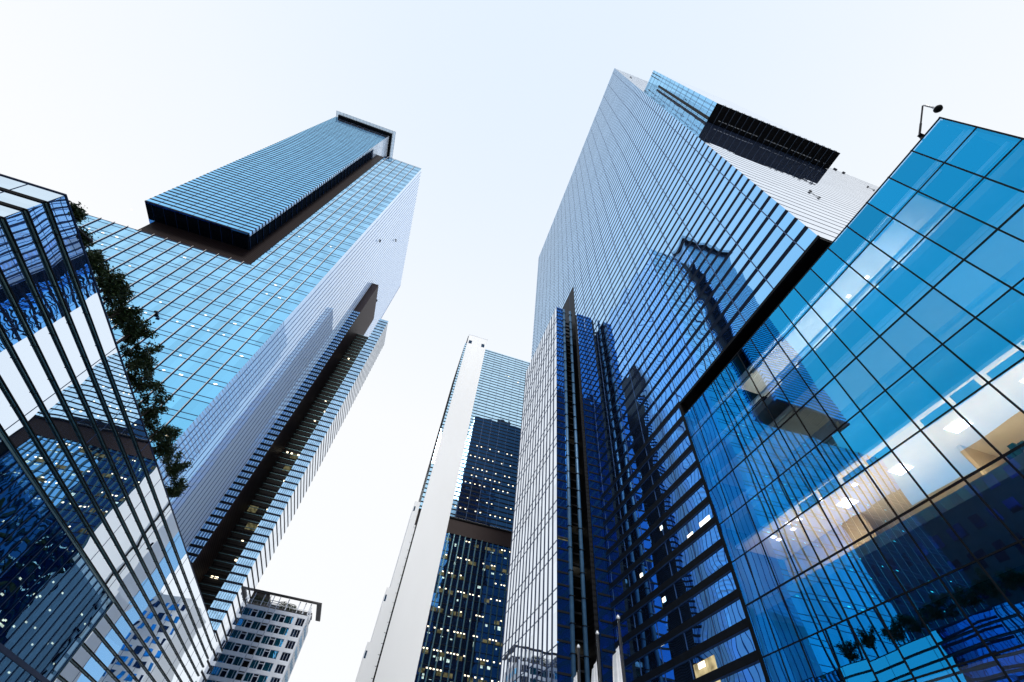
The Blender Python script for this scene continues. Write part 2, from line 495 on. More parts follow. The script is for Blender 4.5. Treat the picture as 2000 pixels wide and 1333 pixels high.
while z < zl-1:
    ml.box(BX1-.45, BX1-.30, BY+1.2, YA+.3, z, z+.25); z += 3.3
xx = BX0+1.5
while xx < BX1-2:
    ml.box(xx, xx+.12, BY+.6, YA+.3, BZ0+.02, BZ0+.15); xx += 2.9
repeat('box_mullion', ml, M['fin_blue'], B_)
part('cornice', MB().box(BX0+1.2, BX1+1.3, BY-1.3, BY-.1, BZ1-.2, BZ1+1.0).box(BX1+.1, BX1+1.3, BY-.1, 84, BZ1-.2, BZ1+1.0), M['black'], B_)
cp = MB().box(BX0-.3, BX1+2.7, BY-2.6, BY+.5, BZ1+1.25, BZ1+1.33).box(BX1, BX1+2.7, BY+.5, 84, BZ1+1.25, BZ1+1.33)
part('glass_canopy', cp, M['canopy'], B_)
rb = MB()
xx = BX0
while xx < BX1+2.7:
    rb.box(xx-.04, xx+.04, BY-2.6, BY, BZ1+1.05, BZ1+1.22); xx += 1.62
yy = BY+.6
while yy < 84:
    rb.box(BX1, BX1+2.7, yy-.04, yy+.04, BZ1+1.05, BZ1+1.22); yy += 1.62
rb.box(BX0-.3, BX1+2.7, BY-2.62, BY-2.56, BZ1+1.05, BZ1+1.4).box(BX1+2.64, BX1+2.7, BY-2.56, 84, BZ1+1.05, BZ1+1.4)
part('canopy_ribs', rb, M['frame'], B_)
# lamps seen through the front
lt = MB(); rnd = random.Random(3)
rows = [(91.3, .42), (87.0, .25), (82.5, .2), (74.0, .25), (69.8, .5), (65.4, .3), (61.3, .2), (56.8, .55), (52.6, .3), (48.3, .25), (44, .2), (104.3, .12), (117, .08)]
for zz, pr in rows:
    x = XA-1.6
    while x > -94:
        if rnd.random() < pr*(1.0 if x < -46 else .5):
            w = rnd.choice((.28, .34, .5))
            lt.box(x-w, x+w*.3, YA-.012, YA-.006, zz, zz+.22)
        x -= 3.19
repeat('ceiling_light', lt, M['lamp_s'], A)
# annex on the side: front strips, brown core wall, recess
YB, ZT = 103.8, 129.0
AN = part('annex', MB().quad((-37.4, YB, 0), (-40.05, YB, 0), (-40.05, YB, ZT), (-37.4, YB, ZT))
          .quad((-29.9, YB, 0), (-26.6, YB, 0), (-26.6, YB, ZT), (-29.9, YB, ZT)), M['a_strip'], A)
part('annex_side_glass', MB().quad((-26.6, YB, 0), (-26.6, 115.4, 0), (-26.6, 115.4, ZT), (-26.6, YB, ZT)), M['wing_glass'], AN)
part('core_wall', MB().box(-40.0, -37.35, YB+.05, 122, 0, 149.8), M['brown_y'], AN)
part('recess_wall', MB().box(-37.3, -26.65, 114.2, 115.4, 0, ZT-.2).box(-29.85, -29.7, YB+.1, 114.2, 0, ZT-.2), M['black_z'], AN)
part('annex_roof', MB().box(-29.7, -26.65, YB+.1, 114.2, ZT-.5, ZT-.05), M['black'], AN)
bd = MB(); z = 2.0; tips = MB()
while z < ZT:
    bd.box(-29.9, -26.56, YB-.05, YB-.004, z, z+.42)
    bd.box(-26.595, -26.56, YB-.004, 115.3, z, z+.36)
    bd.box(-40.0, -37.42, YB-.10, YB-.004, z, z+.5)
    tips.box(-37.3, -29.9, 113.2, 113.35, z+.12, z+.27)
    z += 1.65
repeat('annex_band', bd, M['fin'], AN, per=3)
repeat('recess_louvre', tips, M['tube'], AN)
vj = MB()
for k in range(1, 5): vj.box(-40.05+k*.53-.04, -40.05+k*.53+.04, YB-.06, YB-.003, 0, ZT)
for k in range(1, 7): vj.box(-29.9+k*.47-.03, -29.9+k*.47+.03, YB-.06, YB-.003, 0, ZT)
part('annex_mullions', vj, M['joint'], AN)
lr = MB(); ls = MB(); rnd = random.Random(5)
z = 8.0
while z < 120:
    pr = .42 if z < 75 else .18
    if rnd.random() < pr:
        x0 = -37.2+rnd.random()*2.5
        lr.box(x0, x0+1.6+rnd.random()*2.2, 114.13, 114.17, z, z+1.6)
    for k in range(3):
        if rnd.random() < pr*.8:
            x0 = -36.8+rnd.random()*5
            ls.box(x0, x0+.45, 113.9, 114.12, z+1.2, z+1.55)
    z += 4.2
repeat('lit_room', lr, M['lit_dim'], AN); repeat('recess_light', ls, M['lamp_s'], AN)
part('notch_fin_edges', MB().box(-39.9, -37.9, YB+.6, 121.9, 149.9, 150.5), M['black'], AN)
for (px, py, pz) in ((XA+.8, 96, 176), (XA+.8, 84, 150), (XA+.8, 118, 158), (-62, YA-.6, 70)):
    part('maintenance_hook', MB().box(px-.3, px+.3, py-.5, py-.2, pz-.2, pz+.2).box(px-.3, px+.3, py+.2, py+.5, pz-.2, pz+.2).box(px-.1, px+.1, py-.2, py+.2, pz-.06, pz+.06), M['fin'], A)

# =================================================================== TOWER R (right)
XR, YR, YRF, ZR, ZS, YG = 20.0, 5.15, 68.4, 147.6, 28.9, 21.5
R = thing('banded_tower', 'huge glass tower right of centre wrapped in thin dark horizontal bands, sharp corner pointing up', 'tower', (42, 36, 0))
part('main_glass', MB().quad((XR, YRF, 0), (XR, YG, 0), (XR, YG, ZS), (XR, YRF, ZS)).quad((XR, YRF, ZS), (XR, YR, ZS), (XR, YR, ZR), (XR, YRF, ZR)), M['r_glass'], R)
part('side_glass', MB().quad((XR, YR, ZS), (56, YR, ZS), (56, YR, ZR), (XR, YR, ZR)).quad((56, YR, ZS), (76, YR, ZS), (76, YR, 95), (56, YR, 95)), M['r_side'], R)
part('rear_wall', MB().quad((XR, YRF, 0), (XR, YRF, ZR), (56, YRF, ZR), (56, YRF, 0)).quad((56, YR, 95), (56, YRF, 95), (56, YRF, ZR), (56, YR, ZR)), M['dark_glass'], R)
part('roof', MB().quad((XR, YR, ZR), (56, YR, ZR), (56, YRF, ZR), (XR, YRF, ZR)).quad((56, YR, 95), (76, YR, 95), (76, YRF, 95), (56, YRF, 95)), M['black'], R)
bd = MB(); z = ZS+1.22; bj = MB()
while z < ZR-.3:
    bd.box(XR-.008, XR-.003, YR-.004, YRF, z, z+.45)
    bd.box(XR-.003, 56 if z > 95 else 76, YR-.004, YR-.0015, z+.14, z+.33)
    z += 1.53
repeat('band', bd, M['band'], R, per=2)
lb = MB(); tb = MB(); z = ZS+1.22-1.53
while z > 1:
    lb.box(XR-.06, XR-.004, YG, YRF, z, z+.42)
    tb.box(XR-.05, XR-.004, YG, YRF, z-.09, z-.01)
    z -= 1.53
repeat('lower_band', lb, M['fin'], R); repeat('lower_ledge', tb, M['fin_blue'], R)
y = YR+1.15; 
while y < YRF:
    bj.box(XR-.025, XR-.003, y-.035, y+.035, (ZS if y < YG else 0), ZR); y += 3.05
part('main_joints', bj, M['joint'], R)
part('soffit', MB().box(XR+.05, 60, YR+.05, YG+.2, ZS-.35, ZS-.002).box(XR+2.4, XR+2.8, YR+3, YG, 26, ZS-.35)
     .box(XR-.1, XR+.6, YG-.1, YG+.15, 2, ZS-.4), M['black'], R)
part('soffit_trim', MB().box(XR-.05, XR+.04, YR-.05, YG, ZS-.3, ZS-.05), M['fin'], R)
part('soffit_truss', MB().box(22, 58, YR+.2, YR+.5, 27.6, 28.4).box(22, 58, YR+1.6, YR+1.8, 27.4, 28.3), pbr("rusty steel", (.10, .07, .06), .6, .3, .3, 2.0), R)
# overhanging crown box on the side face
CX0, CX1, CY, CZ = 30.7, 55.8, 2.15, 87.6
CB = part('crown_box', MB().quad((CX0, CY, CZ), (CX1, CY, CZ), (CX1, CY, ZR), (CX0, CY, ZR))
          .quad((CX1, CY, CZ), (CX1, YR-.02, CZ), (CX1, YR-.02, ZR), (CX1, CY, ZR)).quad((CX0, CY, ZR), (CX1, CY, ZR), (CX1, YR-.02, ZR), (CX0, YR-.02, ZR)), M['r_side'], R)
part('crown_end_glass', MB().quad((CX0, YR-.02, CZ), (CX0, CY, CZ), (CX0, CY, ZR), (CX0, YR-.02, ZR)), M['a_box'], CB)
ux = MB()
for y0, y1 in ((2.72, 2.78), (2.86, 2.91), (3.45, 3.5), (3.58, 3.63)):
    ux.box(CX0-.03, CX0-.004, y0, y1, CZ, ZR-.02)
zz = CZ+2.1
while zz < ZR:
    ux.box(CX0-.02, CX0-.003, CY, YR-.03, zz, zz+.12); zz += 4.3
part('crown_end_ribs', ux, M['joint'], CB)
part('crown_end_slot', MB().box(CX0-.05, CX0-.004, 4.45, 4.95, CZ, ZR-14).box(CX0-.06, CX0-.005, 2.74, 2.88, ZR-12, ZR-.1).box(CX0-.06, CX0-.005, 3.46, 3.6, ZR-12, ZR-.1), M['black'], CB)
part('crown_underside', MB().box(CX0+.05, CX1-.05, CY+.05, YR-.03, CZ+.02, CZ+.6), M['black'], CB)
gx = MB(); xx = CX0+1.2
while xx < CX1-.5:
    gx.box(xx, xx+.10, CY-.08, YR-.05, CZ-.12, CZ+.015); xx += 1.25
part('crown_beams', gx, M['beam'], CB)
part('crown_rails', MB().box(CX0+.1, CX1-.1, 2.7, 2.76, CZ-.10, CZ+.01).box(CX0+.1, CX1-.1, 3.4, 3.46, CZ-.1, CZ+.01), M['brown'], CB)
gl = MB(); rnd = random.Random(2); xx = CX0+.6
while xx < CX1-1:
    if rnd.random() < .85: gl.box(xx, xx+.42, 4.42, 4.52, CZ-.05, CZ+.01)
    xx += .62
repeat('soffit_grille', gl, pbr("pale grille", (.7, .75, .8), .4), CB)
gt = MB(); xx = CX0+1.2
while xx < CX1-.5:
    gt.box(xx+.3, xx+.55, CY-.1, CY-.01, CZ-.06, CZ+.12); xx += 1.25
repeat('crown_tip', gt, M['metal_w'], CB)
part('roof_cleaning_rig', MB().box(58, 60.5, YR+1, YR+2.2, 95, 95.5).box(58.2, 58.5, YR-.3, YR+1.6, 95.5, 96.2).box(62, 62.3, YR-.2, YR+.4, 95, 95.9).box(64, 64.2, YR-.2, YR+.4, 95, 95.7), M['metal_d'], R)
rnd = random.Random(8)
for (x0, z0) in ((22.8, 133), (30, 48), (62, 84)):
    part('aviation_lamp', MB().box(x0-.10, x0+.10, YR-.16, YR-.02, z0-.12, z0+.12).box(x0-.08, x0+.08, YR-.14, YR-.02, z0-2.0, z0-1.8).box(x0-.012, x0+.012, YR-.05, YR-.02, z0-1.8, z0-.12), M['metal_d'], R)
# annex (pale wing) on the left flank
YW, ZW, XW = 37.35, 64.7, 14.8
WG = part('annex', MB().quad((XW, 53.9, 0), (XW, YW, 0), (XW, YW, ZW), (XW, 53.9, ZW)), M['wing_glass'], R)
part('annex_front', MB().quad((XW, YW, 0), (16.3, YW, 0), (16.3, YW, ZW), (XW, YW, ZW)).quad((18.63, YW, 0), (XR-.03, YW, 0), (XR-.03, YW, ZW), (18.63, YW, ZW)), M['blue_glass'], WG)
part('core_wall', MB().box(18.25, 18.62, YW+.05, 44.5, 0, 64.2).box(XW+.1, 18.25, 43, 44.4, 0, 64.2), M['black_z'], WG)
part('annex_back', MB().box(XW+.05, XR-.3, 44.6, 53.8, 0, ZW-.1).box(16.2, 16.35, YW+.05, 43, 0, ZW-.1), M['dark_glass'], WG)
part('recess_shade_panel', MB().box(XR-.012, XR-.009, 40.7, 53, 60, 80.6), M['black_z'], R)  # flat black panel on the glass stands for the dark inside of a recess
wf = MB(); y = YW+1.1
while y < 53.8:
    wf.box(XW-.03, XW-.004, y-.14, y+.14, 0, ZW+.02); y += 1.17
repeat('annex_fin', wf, M['fin_blue'], WG)
wj = MB(); z = 4.5
while z < ZW-1:
    wj.box(XW-.03, XW-.003, YW, 53.8, z, z+.06)
    wj.box(XW-.03, XW-.003, YW, 53.8, z+1.1, z+1.16); z += 4.3
part('annex_joints', wj, M['joint'], WG)
ff = MB(); z = 1.5; k = 0
while z < ZW:
    ff.box(XW+.02, 16.0, YW-.05, YW-.004, z, z+.16); ff.box(18.75, XR-.04, YW-.05, YW-.004, z, z+.16)
    ff.box(16.4, 18.3, YW+2.2, YW+2.5, z, z+.16); z += 1.08
repeat('annex_louvre', ff, M['fin'], WG, per=3)
for (px, r) in ((16.15, .2), (17.3, .2)):
    part('column', MB().tube([(px, YW-.05, 0), (px, YW-.05, ZW-.3)], r, 12), pbr("blue painted column", (.05, .13, .24), .4, .3, .2, 2.0), WG, smooth=True)
cj = MB(); z = 3.0
while z < ZW-1:
    for px, r in ((16.15, .25), (17.3, .25)): cj.box(px-r, px+r, YW-.05-r, YW-.05+r, z, z+.05)
    z += 2.15
part('column_rings', cj, M['black'], WG)
lr = MB(); ls = MB()
for (x0, x1, zz, hh) in ((16.4, 18.0, 40.5, .5), (16.4, 17.6, 35.8, .45), (16.4, 18.1, 27.2, .8), (17.0, 18.1, 22.4, 1.3), (17.5, 18.2, 15.0, 1.2), (14.9, 16.2, 23.0, .3)):
    if x0 < 16: lr.box(x0, x1, YW-.02, YW-.006, zz, zz+hh)
    else: lr.box(x0, x1, 42.9, 42.97, zz, zz+hh)
    ls.box(x0+.1, x0+.7, 42.7, 42.88, zz+hh*.6, zz+hh*.9) if x0 > 16 else None
repeat('lit_room', lr, M['lit_dim'], WG); repeat('recess_light', ls, M['lamp_c'], WG)
# lit rooms behind the lower bands
lr = MB(); lp = MB()
for (y0, y1, zz, hh) in ((25.2, 27.4, 10.0, 1.35),):
    lr.box(XR-.012, XR-.006, y0, y1, zz, zz+hh)
for (y0, y1, zz) in ((22.1, 23.3, 18.35), (24.2, 24.9, 18.2), (21.9, 23.4, 13.4), (26.2, 26.9, 11.0), (29, 29.4, 15.6), (30.2, 30.6, 13.2), (27.6, 27.9, 20.4), (31.5, 31.9, 18.3), (33.6, 33.9, 24)):
    lp.box(XR-.03, XR-.016, y0, y1, zz, zz+.30)
repeat('lit_office', lr, M['lit_room'], R); repeat('office_lamp', lp, M['lamp_c'], R)

# =================================================================== LOW BLUE GLASS BUILDING (G)
XG, GY0, GY1, GZ = 19.8, -2.3, 21.32, 27.15
G = thing('glass_office_block', 'low office block at right behind a bright blue grid of square panes, lit rooms inside', 'building', (30, 9, 0))
part('curtain_wall', MB().quad((XG, GY1, 0), (XG, GY0, 0), (XG, GY0, GZ), (XG, GY1, GZ)), M['g_glass'], G)
mu = MB(); tr = MB()
ys = [GY0+.03, -.62] + [.83+1.475*k for k in range(0, 14)] + [GY1-.04]
for i, y in enumerate(ys):
    w = .034
    mu.box(XG-.02, XG+.03, y-w, y+w, 0, GZ)
zs = [GZ-.06, 24.72, 22.32, 19.88, 17.45, 15.02, 12.62, 10.19, 7.76, 5.33, 2.9]
for i, zz in enumerate(zs):
    h = .085 if i % 3 == 0 else .06
    tr.box(XG-.017, XG+.027, GY0+.01, GY1-.01, zz-h*.5, zz+h*.5)
repeat('mullion', mu, M['fin'], G); repeat('transom', tr, M['fin'], G)
part('roof', MB().box(XG+.15, 44, GY0+.1, GY1-.1, GZ-.15, GZ-.02), M['black'], G)
part('end_wall', MB().box(XG+.12, 44, GY1-.12, GY1-.02, 0, GZ-.16).box(XG+.12, 44, GY0+.05, GY0+.12, 0, GZ-.16), M['gback'], G)
part('floor_slabs', MB().box(XG+.35, 44, GY0+.2, GY1-.2, 12.15, 12.60).box(XG+.35, 44, GY0+.2, GY1-.2, 17.2, 17.7).box(XG+.35, 44, GY0+.2, GY1-.2, 22.05, 22.5).box(XG+.35, 44, GY0+.2, GY1-.2, 7.3, 7.8), M['gfloor'], G)
part('ceilings', MB().box(XG+.8, 33, GY0+.2, GY1-.2, 16.0, 16.08).box(XG+.8, 33, 1.0, 16, 25.6, 25.68).box(XG+.8, 33, GY0+.2, GY1-.2, 20.9, 20.98), M['gceil'], G)
part('room_walls', MB().box(27.2, 27.4, GY0+.2, 15.0, 12.62, 16.0).box(23.8, 24.0, 15.0, GY1-.2, 12.62, 16.0)
     .box(23.5, 26.9, 8.9, 9.05, 12.62, 16.0), M['gwall'], G)
part('dim_walls', MB().box(30, 30.2, GY0+.2, GY1-.2, 17.72, 22.0).box(30, 30.2, GY0+.2, GY1-.2, 22.55, 27).box(26, 26.2, GY0+.2, GY1-.2, .1, 12.1), M['gback'], G)
br = MB()
for zz in (18.4, 20.9, 23.3, 25.75, 15.95):
    br.box(XG+.55, XG+.75, GY0+.2, GY1-.2, zz, zz+.16)
repeat('blind_rail', br, M['blind'], G)
bl = MB(); rnd = random.Random(11)
for i in range(len(ys)-1):
    y0, y1 = ys[i]+.10, ys[i+1]-.10
    for zb, p, hm in ((15.1, .6, .6), (17.5, .8, .9), (19.95, .35, .8), (22.4, .25, .5), (24.8, .5, .6)):
        if rnd.random() < p:
            a0 = y0+(.35*rnd.random() if rnd.random() < .5 else 0)
            bl.box(a0, a0, 0, 0, 0, 0) if False else bl.box(XG+.30, XG+.32, a0, y1, zb+.05, zb+.05+hm*(.5+.5*rnd.random()))
repeat('blind', bl, M['blind'], G)
pn = MB()
for (y0, x0) in ((10.9, 22.3), (7.6, 22.0), (4.4, 22.2), (14.2, 22.2)):
    pn.box(x0, x0+.75, y0, y0+.75, 15.95, 15.99)
for y0 in (2.6, 4.0): pn.box(21.9, 22.1, y0+3, y0+3.2, 25.56, 25.59)
repeat('ceiling_panel', pn, M['lamp_w'], G)
# added emitters kept below the sight line, they brighten the ceilings
up = MB()
for k in range(9): up.box(21.6, 21.9, GY0+1.2+k*2.2, GY0+2.6+k*2.2, 13.0, 13.06)
repeat('hidden_fill_light', up, lamp_mat("uplighter tube", (1.0, .74, .44), 62.0), G)
up = MB()
for k in range(7): up.box(22.0, 22.25, 3.4+k*1.8, 4.7+k*1.8, 22.9, 22.96)
repeat('hidden_fill_light', up, lamp_mat("cool uplighter tube", (.92, .98, 1.0), 40.0), G)
up = MB()
for k in range(8): up.box(22.4, 22.6, GY0+1+k*2.6, GY0+2.2+k*2.6, 18.1, 18.15)
repeat('hidden_fill_light', up, lamp_mat("night uplighter tube", (.80, .95, 1.0), 9.0), G)
dl = MB(); rnd = random.Random(21)
for k in range(9):
    y0 = 13+rnd.random()*7.5; x0 = 21.0+rnd.random()*1.6; dl.box(x0, x0+.22, y0, y0+.22, 15.95, 15.99)
repeat('downlight', dl, M['lamp_w'], G)
# books/boxes on the sill
bk = MB()
for k in range(10):
    y0 = 4.2+k*.27; bk.box(XG+.55, XG+.85, y0, y0+.22, 12.62, 12.95+.2*((k*7) % 3)/2)
repeat('sill_box', bk, pbr("teal file boxes", (.10, .28, .26), .7, 0, .3, 8.0), G)

# =================================================================== LEFT LOW BUILDING (L)
XLb, LY0, LY1, LZ = -25.0, 16.95, 101.5, 24.95
Lb = thing('finned_office_block', 'low mirrored glass block at far left ribbed with dark fins, trees on its roof', 'building', (-31, 58, 0))
part('street_glass', MB().quad((XLb, LY0, 0), (XLb, LY1, 0), (XLb, LY1, LZ), (XLb, LY0, LZ)), M['l_glass'], Lb)
part('end_glass', MB().quad((-37, LY0, 0), (XLb, LY0, 0), (XLb, LY0, LZ), (-37, LY0, LZ)), M['l_end'], Lb)
part('roof', MB().quad((-37, LY0, LZ-.02), (XLb, LY0, LZ-.02), (XLb, LY1, LZ-.02), (-37, LY1, LZ-.02)).quad((-37, LY1, 0), (-37, LY1, LZ), (XLb, LY1, LZ), (XLb, LY1, 0)).quad((-37, LY0, 0), (-37, LY0, LZ), (-37, LY1, LZ), (-37, LY1, 0)), M['black'], Lb)
fb = MB(); ft = MB(); z = LZ-1.16; fj = MB(); fring = MB()
while z > .5:
    fb.box(XLb+.004, XLb+.17, LY0-.06, LY1, z-.07, z)
    fb.box(-37, XLb+.004, LY0-.06, LY0-.004, z-.22, z)
    part('fin_tube', MB().tube([(XLb+.09, LY0+.0, z-.13), (XLb+.09, LY1, z-.13)], .055, 10), M['tube'], Lb, smooth=True)
    y = LY0+2.0
    while y < LY1:
        fring.box(XLb+.01, XLb+.175, y-.02, y+.02, z-.19, z-.065); y += 3.1
    z -= 1.225
repeat('fin', fb, M['fin'], Lb, per=2); part('fin_brackets', fring, M['fin'], Lb)
y = LY0+6.3
while y < LY1:
    fj.box(XLb+.003, XLb+.02, y-.02, y+.02, 0, LZ); y += 6.2
x = -27.0
while x > -37:
    fj.box(x-.02, x+.02, LY0-.02, LY0-.003, 0, LZ); x -= 2.4
part('pane_joints', fj, M['joint'], Lb)
part('coping', MB().box(-37, XLb+.06, LY0-.06, LY0+.1, LZ, LZ+.08).box(XLb-.1, XLb+.06, LY0+.1, LY1, LZ, LZ+.08), M['fin_blue'], Lb)
# glass lobby in front of the lower floors
LX, LT, LYE = -24.35, 15.8, 55.6
LO = part('lobby', MB().quad((LX, 8, 0), (LX, LYE, 0), (LX, LYE, LT), (LX, 8, LT)).quad((LX, LYE, 0), (XLb+.35, LYE, 0), (XLb+.35, LYE, LT), (LX, LYE, LT)), M['lobby_glass'], Lb)
part('lobby_back', MB().box(XLb+.34, XLb+.38, LY0-.2, LYE-1.2, 0, LT-.6), M['dark_glass'], LO)
lm = MB(); y = 9.0
while y < LYE:
    lm.box(LX-.14, LX+.05, y-.03, y+.03, 0, LT); y += 1.25
lm.box(LX-.25, LX+.06, 8, LYE, 9.2, 9.5).box(LX-.25, LX+.06, 8, LYE, 4.5, 4.8)
part('lobby_mullions', lm, M['fin_blue'], LO)
part('lobby_edge', MB().box(LX-.12, LX+.03, 8, LYE+.03, LT, LT+.12).box(LX-.08, LX+.03, LYE-.08, LYE+.03, 0, LT), M['tube'], LO)
ld = MB(); rnd = random.Random(4)
for k in range(46):
    y0 = 28+rnd.random()*26; zz = rnd.choice((8.6, 10.4, 11.0, 12.3, 13.4, 7.8))+rnd.random()*.3
    ld.box(XLb+.4, XLb+.43, y0, y0+.2+.2*rnd.random(), zz, zz+.10)
ld.box(XLb+.4, XLb+.43, 40, 44, 10.2, 10.32).box(XLb+.4, XLb+.43, 36, 39, 8.0, 8.1)
repeat('lobby_light', ld, M['lamp_s'], LO)
# floodlight on the roof edge
FL = thing('floodlight', 'slim dark floodlight arm leaning over the roof edge of the finned block', 'lamp', (-25.2, 18.9, 25.0))
part('arm', MB().tube([(-25.1, 18.75, 25.0), (-25.0, 19.2, 25.05), (-24.7, 19.95, 25.25)], .05, 8), M['metal_d'], FL)
part('lamp_head', MB().lathe([(.02, .10), (.14, .06), (.17, -.04), (.12, -.10), (.02, -.12)], (-24.66, 20.05, 25.28), 14), M['metal_d'], FL, smooth=True)

# =================================================================== MIDDLE TOWER (M)
MY, MX0, MX1, MZ, MZB = 115.0, 3.7, 45.9, 143.7, 66.3
T = thing('white_core_tower', 'middle tower with blank white lift core beside banded blue glass and a dark belt', 'tower', (25, 128, 0))
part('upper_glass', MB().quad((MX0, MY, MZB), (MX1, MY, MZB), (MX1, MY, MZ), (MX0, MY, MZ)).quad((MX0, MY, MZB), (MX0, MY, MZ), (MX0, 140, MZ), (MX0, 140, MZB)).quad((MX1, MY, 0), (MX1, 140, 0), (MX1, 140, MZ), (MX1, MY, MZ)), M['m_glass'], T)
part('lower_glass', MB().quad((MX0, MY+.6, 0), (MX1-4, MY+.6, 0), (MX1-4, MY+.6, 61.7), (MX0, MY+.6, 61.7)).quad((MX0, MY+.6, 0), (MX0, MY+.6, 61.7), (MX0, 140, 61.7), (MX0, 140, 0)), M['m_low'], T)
part('roof', MB().quad((MX0, MY, MZ), (MX1, MY, MZ), (MX1, 140, MZ), (MX0, 140, MZ)), M['black'], T)
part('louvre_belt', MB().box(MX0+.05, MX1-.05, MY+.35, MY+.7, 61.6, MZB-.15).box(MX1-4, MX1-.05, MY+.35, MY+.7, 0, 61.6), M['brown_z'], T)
part('belt_edge', MB().box(MX0, MX1, MY-.02, MY+.5, MZB-.45, MZB-.02), M['black'], T)
bd = MB(); z = MZB+.5
while z < MZ-.5:
    bd.box(MX0-.02, MX1+.02, MY-.025, MY-.004, z, z+.42); 
    bd.box(MX0-.02, MX0-.004, MY-.004, 140, z, z+.42); z += 1.46
repeat('band', bd, M['fin'], T, per=2)
vj = MB(); x = 14.4
while x < MX1:
    vj.box(x-.04, x+.04, MY-.03, MY-.003, MZB, MZ); x += 3.06
part('joints', vj, M['joint'], T)
lf = MB(); x = 13.6
while x < MX1-4:
    lf.box(x-.13, x+.13, MY+.28, MY+.596, 0, 61.6); x += 1.6
repeat('lower_fin', lf, M['tube'], T)
lh = MB(); z = 2.0
while z < 61: lh.box(MX0, MX1-4, MY+.5, MY+.595, z, z+.12); z += 2.1
part('lower_joints', lh, M['fin'], T)
ld = MB(); lr = MB(); lc = MB(); rnd = random.Random(9)
z = 70.0
for zz in (69.4, 73.0, 78.2, 81.0, 83.8, 88.2, 92.6):
    x = 13.6
    while x < 40:
        if rnd.random() < .62: ld.box(x, x+.36, MY-.02, MY-.006, zz, zz+.28)
        x += 1.53
for (xx, zz) in ((23.2, 131), (24.3, 130.8), (28.5, 129)): ld.box(xx, xx+.5, MY-.02, MY-.006, zz, zz+.25)
for zz in (59.2, 54.4, 50.1, 46.2, 41.8, 37.4, 33.1, 29.6, 25.4):
    dense = rnd.choice((.2, .35, .6))
    x = 13.1
    while x < 38:
        if rnd.random() < dense: ld.box(x, x+.38, MY+.575, MY+.59, zz+1.2, zz+1.45)
        if rnd.random() < dense*.6: lc.box(x+.3, x+.55+rnd.random()*.5, MY+.575, MY+.59, zz-.9+rnd.random(), zz-.6+rnd.random())
        if rnd.random() < dense*.55: lr.box(x+.1, x+1.4, MY+.58, MY+.594, zz+.3, zz+1.15)
        x += .8
repeat('ceiling_light', ld, M['lamp_s'], T); repeat('desk_light', lc, lamp_mat("desk light", (.75, 1.0, .92), .9, .6, 2.0), T); repeat('lit_room', lr, M['lit_dim'], T)
# white core slabs
CO = part('lift_core', MB().box(4.42, 12.7, 114.4, 122, 0, 149.4), M['concrete'], T)
part('core_cap', MB().box(4.35, 12.8, 114.32, 122.1, 149.4, 149.7), M['apt'], CO)
for xx in (4.95, 10.6):
    w = part('core_window', MB().box(xx, xx+1.35, 114.36, 114.399, 143.6, 145.7), M['dark_glass'], CO)
part('core_gap_shade', MB().box(4.12, 4.42, 115.2, 121, 0, 149.2), M['black'], CO)  # black box stands in for the shade in the gap beside the core
for (x0, x1, zt) in ((2.15, 4.1, 68.4), (1.42, 2.15, 44.9), (.75, 1.42, 33.4)):
    sl_ = part('wall_slab', MB().box(x0, x1, 115.5+(4.1-x1)*.05, 124, 0, zt), M['concrete'], T)
    part('core_window', MB().box(x0+.15, x0+.55, 115.44+(4.1-x1)*.05, 115.49+(4.1-x1)*.05, zt-3.0, zt-1.6), M['dark_glass'], sl_)

# =================================================================== APARTMENT BLOCK (B)
BYf = 149.0
AP = thing('apartment_block', 'grey stone apartment block with blue windows and a roof pergola of plants', 'building', (-32, 158, 0))
PX = -17.3
wall = MB(); nfl = 13; pitch = 2.73; ztop = 46.0
bays = [(-20.0, -17.75, 'd'), (-23.1, -20.9, 'b'), (-24.5, -23.2, 'a'), (-26.4, -24.6, 'b'), (-30.6, -28.6, 'b'), (-32.2, -30.8, 'a'), (-34.4, -32.3, 'b'), (-38.0, -36.0, 'b'), (-39.6, -38.1, 'a')]
zf = [ztop-.35-pitch*(k+1) for k in range(nfl)]
# cladding with real openings: horizontal spandrels plus piers
for k in range(nfl):
    wall.box(-44, PX, BYf, BYf+.4, zf[k]+1.85+.0, zf[k]+pitch)
wall.box(-44, PX, BYf, BYf+.4, 0, zf[-1])
edges = sorted([(a, b) for a, b, _ in bays] + [(-28.4, -26.6)])
prev = -44
for a, b in edges + [(PX, PX)]:
    for k in range(nfl): wall.box(prev, a, BYf, BYf+.4, zf[k], zf[k]+1.85)
    prev = b
part('front_wall', wall, M['apt'], AP)
part('core_walls', MB().box(-44, PX-.4, BYf+1.6, 164, 0, ztop-.4), M['black'], AP)
sw = MB().box(PX-.4, PX, BYf+.4, 164, 0, ztop)
part('side_wall', sw, M['apt_side'], AP)
for a, b, t in bays:
    for k in range(7 if t != 'a' else 7):
        z0 = zf[k]
        w = part('window', MB().quad((a, BYf+.25, z0), (b, BYf+.25, z0), (b, BYf+.25, z0+1.85), (a, BYf+.25, z0+1.85)), M['apt_dark'] if t in 'ad' else M['apt_pane'], AP)
        f_ = MB().box(a, a+.07, BYf+.12, BYf+.24, z0, z0+1.85).box(b-.07, b, BYf+.12, BYf+.24, z0, z0+1.85).box(a+.07, b-.07, BYf+.12, BYf+.24, z0+1.77, z0+1.85).box(a+.07, b-.07, BYf+.12, BYf+.24, z0, z0+.06)
        if t != 'a': f_.box(b-.75, b-.68, BYf+.12, BYf+.24, z0+.06, z0+1.77)
        else: f_.box(a+.07, b-.07, BYf+.05, BYf+.24, z0+1.25, z0+1.42)
        if t == 'd': f_.box(a+.7, a+.77, BYf+.12, BYf+.24, z0+.06, z0+1.77)
        part('frame', f_, M['frame'], w)
